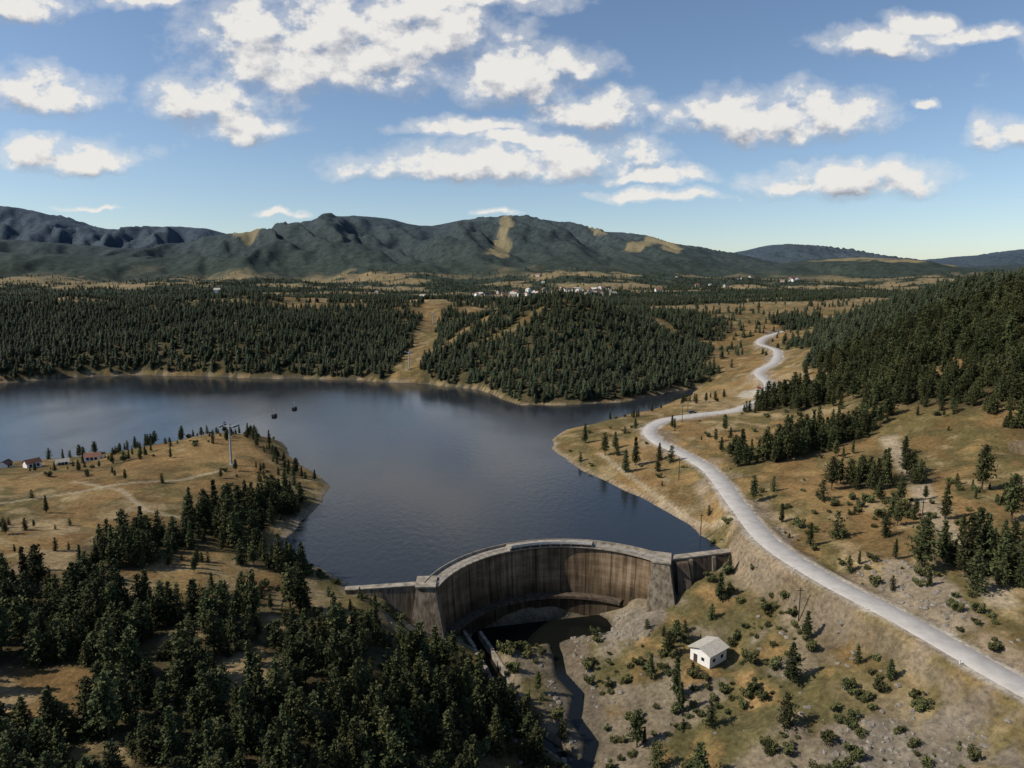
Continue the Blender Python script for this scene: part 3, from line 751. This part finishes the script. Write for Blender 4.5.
def bush(name, H, R, seed, n, leafm):
    r = np.random.default_rng(seed); tr = MB(); Q = []; Sh = []
    nl = 6; cl = []
    for k in range(nl):
        a = r.uniform(0, 6.28); rr = R * r.uniform(.2, .7); c = np.array([math.cos(a) * rr, math.sin(a) * rr, H * r.uniform(.35, .8)])
        cl.append((c, R * r.uniform(.35, .6), r.uniform(0, .5))); tr.cyl((0, 0, -.2), c, .09, .03, M_bark, 4)
    for i in range(n):
        c, s, bs = cl[r.integers(nl)]
        d = r.normal(0, 1, 3); d /= np.linalg.norm(d); p = c + d * s * r.uniform(.5, 1.05); p[2] = max(p[2], .1)
        q = r.uniform(.14, .3) * (H / 3) ** .5; ax = r.normal(0, 1, 3); ax /= np.linalg.norm(ax); nn = d + r.normal(0, .5, 3); bx = np.cross(nn, ax); bx /= np.linalg.norm(bx)
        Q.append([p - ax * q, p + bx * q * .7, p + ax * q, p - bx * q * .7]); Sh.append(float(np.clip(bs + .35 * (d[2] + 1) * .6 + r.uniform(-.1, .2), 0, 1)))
    return build_leafmesh(name, Q, Sh, tr, leafm)

PINES = [pine('pine_tree', 11.5, 3.0, 1, 22, 8, .10), pine('pine_tree', 12.5, 2.6, 2, 25, 8, .14), pine('pine_tree', 10, 3.3, 3, 18, 8, .08, .6),
         pine('pine_tree', 8, 2.7, 4, 15, 8, .05, .65), pine('pine_tree', 13, 3.7, 5, 23, 9, .26, .5)]
FARP = [farpine('distant_pine', 9.0, 3.0, 11), farpine('distant_pine', 10.5, 2.8, 12), farpine('distant_pine', 7.5, 3.3, 13)]
BUSH = [bush('green_bush', 2.6, 1.7, 21, 620, M_leaf), bush('green_bush', 3.6, 1.9, 22, 760, M_leaf), bush('green_bush', 1.6, 1.3, 23, 420, M_leaf)]

def proto(colname, base, meshes, spots):
    col = bpy.data.collections.new(colname); scene.collection.children.link(col)
    for me, (x, y) in zip(meshes, spots):
        o = bpy.data.objects.new(base, me); o.location = (x, y, gz(x, y) - .1); col.objects.link(o)
    return col
C_p = proto('pine_tree_kinds', 'pine_tree', PINES, [(86, 252), (116, 262), (130, 272), (88, 176), (130, 170)])
C_f = proto('distant_pine_kinds', 'distant_pine', FARP, [(-60, 640), (60, 600), (-200, 640)])
C_b = proto('green_bush_kinds', 'green_bush', BUSH, [(38, 150), (53, 140), (58, 163)])
rocks = []
for k in range(3):
    bm = bmesh.new(); bmesh.ops.create_icosphere(bm, subdivisions=2, radius=.6)
    r = np.random.default_rng(50 + k)
    sc = r.uniform(.6, 1.3, 3)
    for v in bm.verts:
        v.co *= r.uniform(.75, 1.15); v.co = Vector((v.co.x * sc[0], v.co.y * sc[1], v.co.z * sc[2] * .7))
    me = bpy.data.meshes.new('boulder'); bm.to_mesh(me); me.materials.append(M_rock); rocks.append(me)
C_r = proto('boulder_kinds', 'boulder', rocks, [(30, 166), (33, 174), (60, 112)])

def scatter(name, col, xs, ys, scl, nk, sink=.1):
    xs = np.asarray(xs); ys = np.asarray(ys); zs = ground(xs, ys) - sink
    N = len(xs); me = bpy.data.meshes.new(name); me.vertices.add(N)
    me.vertices.foreach_set('co', np.stack([xs, ys, zs], 1).ravel().astype(np.float32))
    r = np.random.default_rng(N)
    for nm, ty, val in (('scl', 'FLOAT', np.asarray(scl, np.float32)), ('rz', 'FLOAT', r.uniform(0, 6.28, N).astype(np.float32)), ('kind', 'INT', r.integers(0, nk, N).astype(np.int32)), ('zs', 'FLOAT', r.uniform(.75, 1.15, N).astype(np.float32))):
        a = me.attributes.new(nm, ty, 'POINT'); a.data.foreach_set('value', val)
    o = bpy.data.objects.new(name, me); scene.collection.objects.link(o)
    g = bpy.data.node_groups.new(name + '_nodes', 'GeometryNodeTree')
    g.interface.new_socket('Geometry', in_out='INPUT', socket_type='NodeSocketGeometry')
    g.interface.new_socket('Geometry', in_out='OUTPUT', socket_type='NodeSocketGeometry')
    N_ = g.nodes.new; gi = N_('NodeGroupInput'); go = N_('NodeGroupOutput'); iop = N_('GeometryNodeInstanceOnPoints')
    ci = N_('GeometryNodeCollectionInfo'); ci.inputs['Collection'].default_value = col; ci.inputs['Separate Children'].default_value = True; ci.inputs['Reset Children'].default_value = True
    def attr(nm, ty):
        n = N_('GeometryNodeInputNamedAttribute'); n.data_type = ty; n.inputs['Name'].default_value = nm
        return next(q for q in n.outputs if q.name == 'Attribute' and q.enabled)
    cx = N_('ShaderNodeCombineXYZ'); g.links.new(attr('rz', 'FLOAT'), cx.inputs['Z'])
    er = N_('FunctionNodeEulerToRotation'); g.links.new(cx.outputs[0], er.inputs[0])
    s = attr('scl', 'FLOAT'); cs = N_('ShaderNodeCombineXYZ'); g.links.new(s, cs.inputs['X']); g.links.new(s, cs.inputs['Y'])
    mu = N_('ShaderNodeMath'); mu.operation = 'MULTIPLY'; g.links.new(s, mu.inputs[0]); g.links.new(attr('zs', 'FLOAT'), mu.inputs[1]); g.links.new(mu.outputs[0], cs.inputs['Z'])
    g.links.new(gi.outputs[0], iop.inputs['Points']); g.links.new(ci.outputs[0], iop.inputs['Instance'])
    iop.inputs['Pick Instance'].default_value = True
    g.links.new(attr('kind', 'INT'), iop.inputs['Instance Index'])
    g.links.new(er.outputs[0], iop.inputs['Rotation']); g.links.new(cs.outputs[0], iop.inputs['Scale'])
    g.links.new(iop.outputs[0], go.inputs[0])
    md = o.modifiers.new('instances', 'NODES'); md.node_group = g
    return N
def cand(x0, x1, y0, y1, dens):
    n = int((x1 - x0) * (y1 - y0) * dens); return rng.uniform(x0, x1, n), rng.uniform(y0, y1, n)
def pick(x, y, fun, slope=.9, extra=40):
    m = np.abs(x) < slope * y + extra; x, y = x[m], y[m]
    h, sd, rd, H = ground(x, y, True)
    p = fun(x, y, h, sd, rd, H); m = (rng.random(len(x)) < p) & (sd > 2) & (rd > 6.0) & (h > -16.3) & (np.hypot(x - 46, y - 148) > 7)
    da = np.abs(np.hypot(x - DC[0], y - DC[1]) - 36) < 5.5
    m &= ~(da & (y > 158))
    d1, _, _ = seg_dist(x, y, [(-46, 161.6), (-21, 165.4)]); d2, _, _ = seg_dist(x, y, [(40, 179), (68, 188)]); m &= (d1 > 3.2) & (d2 > 4)
    m &= np.hypot(x - 40, y - 172) > 10
    m &= np.hypot(x + 109, y - 257) > 5
    return x[m], y[m], h[m]
def sizes(n, a, b_): return a + (b_ - a) * rng.beta(1.3, 1.5, n)
FO = lambda x, y, h, sd, rd, H: forest(x, y, h, sd, H)
x, y = cand(-260, 6, 62, 232, .14); x, y, _ = pick(x, y, FO)
scatter('pine_forest', C_p, x, y, sizes(len(x), .2, .95), 5)
x, y = cand(-280, 6, 232, 335, .08); x, y, _ = pick(x, y, FO)
scatter('peninsula_pines', C_p, x, y, rng.uniform(.22, .55, len(x)), 5)
x, y = cand(55, 420, 100, 420, .10); x, y, _ = pick(x, y, FO)
scatter('hillside_pine_forest', C_p, x, y, sizes(len(x), .35, 1.1), 5)
x, y = cand(-760, 760, 405, 760, .065); x, y, _ = pick(x, y, lambda x, y, h, sd, rd, H: forest(x, y, h, sd, H) * (y > 400))
scatter('far_shore_forest', C_f, x, y, sizes(len(x), .4, 1.05), 3)
x, y = cand(-1250, 1250, 760, 1350, .022); x, y, _ = pick(x, y, FO)
scatter('plateau_forest', C_f, x, y, rng.uniform(.65, 1.1, len(x)), 3)
x, y = cand(-2500, 2500, 1350, 2900, .0035); x, y, _ = pick(x, y, lambda x, y, h, sd, rd, H: .06 + forest(x, y, h, sd, H) * smooth(3000, 2300, y), .85)
scatter('distant_forest', C_f, x, y, rng.uniform(.8, 1.3, len(x)), 3)
def sparse(x, y, h, sd, rd, H):
    n = fbm(x / 16, y / 16, 3, 41)
    return smooth(.52, .66, n) * (1 - forest(x, y, h, sd, H))
x, y = cand(-200, 6, 70, 320, .025); x, y, _ = pick(x, y, lambda *a: sparse(*a) * .8)
scatter('young_pines', C_p, x, y, rng.uniform(.15, .42, len(x)), 5)
x, y = cand(6, 240, 70, 430, .022); x, y, _ = pick(x, y, lambda *a: sparse(*a) * (.35 + .35 * (a[1] < 190)))
scatter('scattered_pines', C_p, x, y, rng.uniform(.2, .65, len(x)), 5)
x, y = cand(-60, 130, 85, 200, .15); x, y, _ = pick(x, y, lambda x, y, h, sd, rd, H: smooth(.42, .64, fbm(x / 10, y / 10, 3, 43)) * (.3 + .5 * (h < 3)))
scatter('bush_thicket', C_b, x, y, rng.uniform(.2, 1.0, len(x)), 3)
x, y = cand(-200, 180, 190, 400, .014); x, y, _ = pick(x, y, lambda *a: .5 * sparse(*a) + .05)
scatter('shore_bushes', C_b, x, y, rng.uniform(.3, .9, len(x)), 3)
def rk(x, y, h, sd, rd, H):
    n = fbm(x / 7, y / 7, 4, 32)
    def bl(cx, cy, rx, ry): return np.hypot((x - cx) / rx, (y - cy) / ry) < 1 + .5 * (n - .5)
    return .7 * bl(30, 170, 11, 11) + .5 * bl(66, 104, 15, 12) + .6 * bl(90, 145, 8, 17) + .7 * bl(14, 145, 5.5, 30) + .03 * (h < 3) + .2 * ((rd < 12) & (n > .52))
x, y = cand(-30, 120, 80, 195, .8); x, y, _ = pick(x, y, rk)
scatter('scree_boulders', C_r, x, y, rng.uniform(.1, .95, len(x)) ** 1.8 * 1.3 + .1, 3, .05)
PT = [(45, 262, .8), (50, 268, .9), (57, 258, .6), (64, 266, .95), (40, 285, .8), (46, 295, .7), (34, 310, .8), (90, 252, .7), (97, 205, .9), (104, 214, .8), (112, 200, .7), (118, 178, .8),
      (99, 172, .65), (108, 186, .9), (140, 196, 1.0), (58, 130, .8), (66, 142, .6), (52, 118, .75), (40, 125, .8), (34, 112, .7), (60, 178, .5), (54, 166, .7), (50, 160, .45), (43, 158, .45), (95, 150, 1.1), (103, 146, 1.25), (109, 152, 1.15), (100, 138, 1.0), (111, 140, 1.3),
      (-14, 150, .6), (-6, 138, .55), (-135, 262, .4), (-121, 228, .35), (-150, 205, .4), (-106, 240, .3), (-160, 244, .4), (36, 137, .7), (28, 118, .6), (40, 106, .8)]
for i, (x, y, s) in enumerate(PT):
    o = bpy.data.objects.new('pine_tree', PINES[i % 5]); o.location = (x, y, gz(x, y) - .1); o.scale = (s, s, s * random.uniform(.9, 1.1)); o.rotation_euler[2] = random.uniform(0, 6)
    scene.collection.objects.link(o)

# ------------------------------------------------------------------ light, sky
SAZ, SEL = math.radians(-100), math.radians(41)
sdir = Vector((math.sin(SAZ) * math.cos(SEL), math.cos(SAZ) * math.cos(SEL), math.sin(SEL)))
sl = bpy.data.lights.new('sun', 'SUN'); sl.energy = 5.0; sl.angle = math.radians(.5); sl.color = (1, .915, .79)
so = bpy.data.objects.new('sun', sl); so.rotation_euler = sdir.to_track_quat('Z', 'Y').to_euler(); so.location = (0, 0, 300); scene.collection.objects.link(so)
wd = bpy.data.worlds.new('World'); scene.world = wd; wd.use_nodes = True; nt = wd.node_tree; L = nt.links
try: wd.cycles.sampling_method = 'NONE'
except Exception: pass
nt.nodes.clear(); out = nt.nodes.new('ShaderNodeOutputWorld')
sky = nt.nodes.new('ShaderNodeTexSky'); sky.sky_type = 'NISHITA'; sky.sun_disc = False; sky.sun_elevation = SEL; sky.sun_rotation = SAZ % (2 * math.pi)
sky.air_density = 1.0; sky.dust_density = .9; sky.ozone_density = 2.4; sky.altitude = 900
bg = nt.nodes.new('ShaderNodeBackground'); bg.inputs['Strength'].default_value = .12; L.new(sky.outputs[0], bg.inputs[0])
tc = nt.nodes.new('ShaderNodeTexCoord'); sp = nt.nodes.new('ShaderNodeSeparateXYZ'); L.new(tc.outputs['Generated'], sp.inputs[0])
yy = mth('MAXIMUM', sp.outputs['Y'], .04)
P = nt.nodes.new('ShaderNodeCombineXYZ'); L.new(mth('DIVIDE', sp.outputs['X'], yy), P.inputs[0]); L.new(mth('DIVIDE', sp.outputs['Z'], yy), P.inputs[1]); P = P.outputs[0]
# clouds: tangent of azimuth, tangent of height, half sizes
CL = [(-.25,.300,.17,.085),(-.13,.325,.13,.07),(-.41,.235,.10,.040),(.005,.262,.095,.042),(-.05,.150,.19,.036),(.08,.155,.13,.038),(.355,.209,.15,.042),(.43,.215,.09,.04),(.47,.128,.14,.036),(.505,.308,.085,.028),
 (-.66,.245,.10,.04),(-.63,.158,.10,.034),(-.69,.36,.09,.035),(.70,.195,.06,.032),(.12,.222,.085,.032),(-.34,.335,.10,.04),
 (-.375,.205,.07,.03),(.075,.285,.06,.035),(.56,.335,.05,.022),(.63,.322,.08,.018),(-.5,.37,.07,.022),(.735,.315,.04,.045),(.2,.108,.10,.012),
 (-.06,.375,.13,.035),(-.06,.205,.10,.018),(-.33,.088,.04,.006),(-.02,.084,.035,.007),(-.6,.088,.045,.005),(.02,.185,.11,.018),(.57,.235,.02,.006),(.20,.135,.10,.016)]
def vmath(op, a, b_=None, c=None):
    n = nt.nodes.new('ShaderNodeVectorMath'); n.operation = op
    for i, s in enumerate((a, b_, c)):
        if s is None: continue
        if isinstance(s, tuple): n.inputs[i].default_value = s
        else: L.new(s, n.inputs[i])
    return n
wn = nt.nodes.new('ShaderNodeTexNoise'); wn.inputs['Scale'].default_value = 13; wn.inputs['Detail'].default_value = 4; L.new(P, wn.inputs['Vector'])
wv = vmath('SUBTRACT', wn.outputs['Color'], (.5, .5, .5)).outputs[0]
PW = vmath('MULTIPLY_ADD', wv, (.10, .055, 0), P).outputs[0]
def density(P, Pw, det, lst):
    d = None
    for (cx, cy, rx, ry) in lst:
        v = vmath('MULTIPLY_ADD', Pw, (1 / rx, 1 / ry, 0), (-cx / rx, -cy / ry, 0)).outputs[0]
        w = vmath('MAXIMUM', v, vmath('MULTIPLY', v, (-1, -1.8, 0)).outputs[0]).outputs[0]
        q = vmath('DOT_PRODUCT', w, w).outputs['Value']
        d = q if d is None else mth('MINIMUM', d, q)
    sc = vmath('MULTIPLY', P, (1, 1.35, 1)).outputs[0]
    fn = nt.nodes.new('ShaderNodeTexNoise'); fn.inputs['Scale'].default_value = 18; fn.inputs['Detail'].default_value = det; fn.inputs['Roughness'].default_value = .6; L.new(sc, fn.inputs['Vector'])
    d = mth('MINIMUM', d, 2.4)
    return mth('ADD', mth('SUBTRACT', 1.2, d), mth('MULTIPLY', mth('SUBTRACT', fn.outputs['Fac'], .5), 3.9))
D1 = density(P, PW, 9, CL)
off = (-.006, .020, 0)
D2 = density(vmath('ADD', P, off).outputs[0], vmath('ADD', PW, off).outputs[0], 6, CL[:18])
al = mrange(D1, .15, .95, 0, 1); nt.nodes[-1].interpolation_type = 'SMOOTHSTEP'
thin = mrange(D1, -.75, .7, 0, .42); nt.nodes[-1].interpolation_type = 'SMOOTHSTEP'
al = mth('MAXIMUM', al, thin)
al = mth('MULTIPLY', al, .98); al = mth('MULTIPLY', al, mrange(sp.outputs['Y'], .02, .1, 0, 1))
lit = mrange(mth('SUBTRACT', D1, D2), -1.0, .5, 0, 1)
rp = nt.nodes.new('ShaderNodeValToRGB'); e = rp.color_ramp.elements
e[0].position = .05; e[0].color = (.36, .39, .45, 1); e[1].position = .82; e[1].color = (.88, .86, .82, 1); q = e.new(.45); q.color = (.62, .63, .66, 1)
L.new(lit, rp.inputs['Fac'])
bg2 = nt.nodes.new('ShaderNodeBackground'); L.new(rp.outputs['Color'], bg2.inputs[0]); bg2.inputs['Strength'].default_value = .95
mx = nt.nodes.new('ShaderNodeMixShader'); L.new(al, mx.inputs[0]); L.new(bg.outputs[0], mx.inputs[1]); L.new(bg2.outputs[0], mx.inputs[2]); L.new(mx.outputs[0], out.inputs[0])

# ------------------------------------------------------------------ camera
cd = bpy.data.cameras.new('camera'); cd.sensor_width = 36; cd.lens = 24; cd.clip_start = 1; cd.clip_end = 30000
co = bpy.data.objects.new('camera', cd); co.location = (0, 0, 80); co.rotation_euler = (math.radians(90 - 9.07), 0, 0)
scene.collection.objects.link(co); scene.camera = co
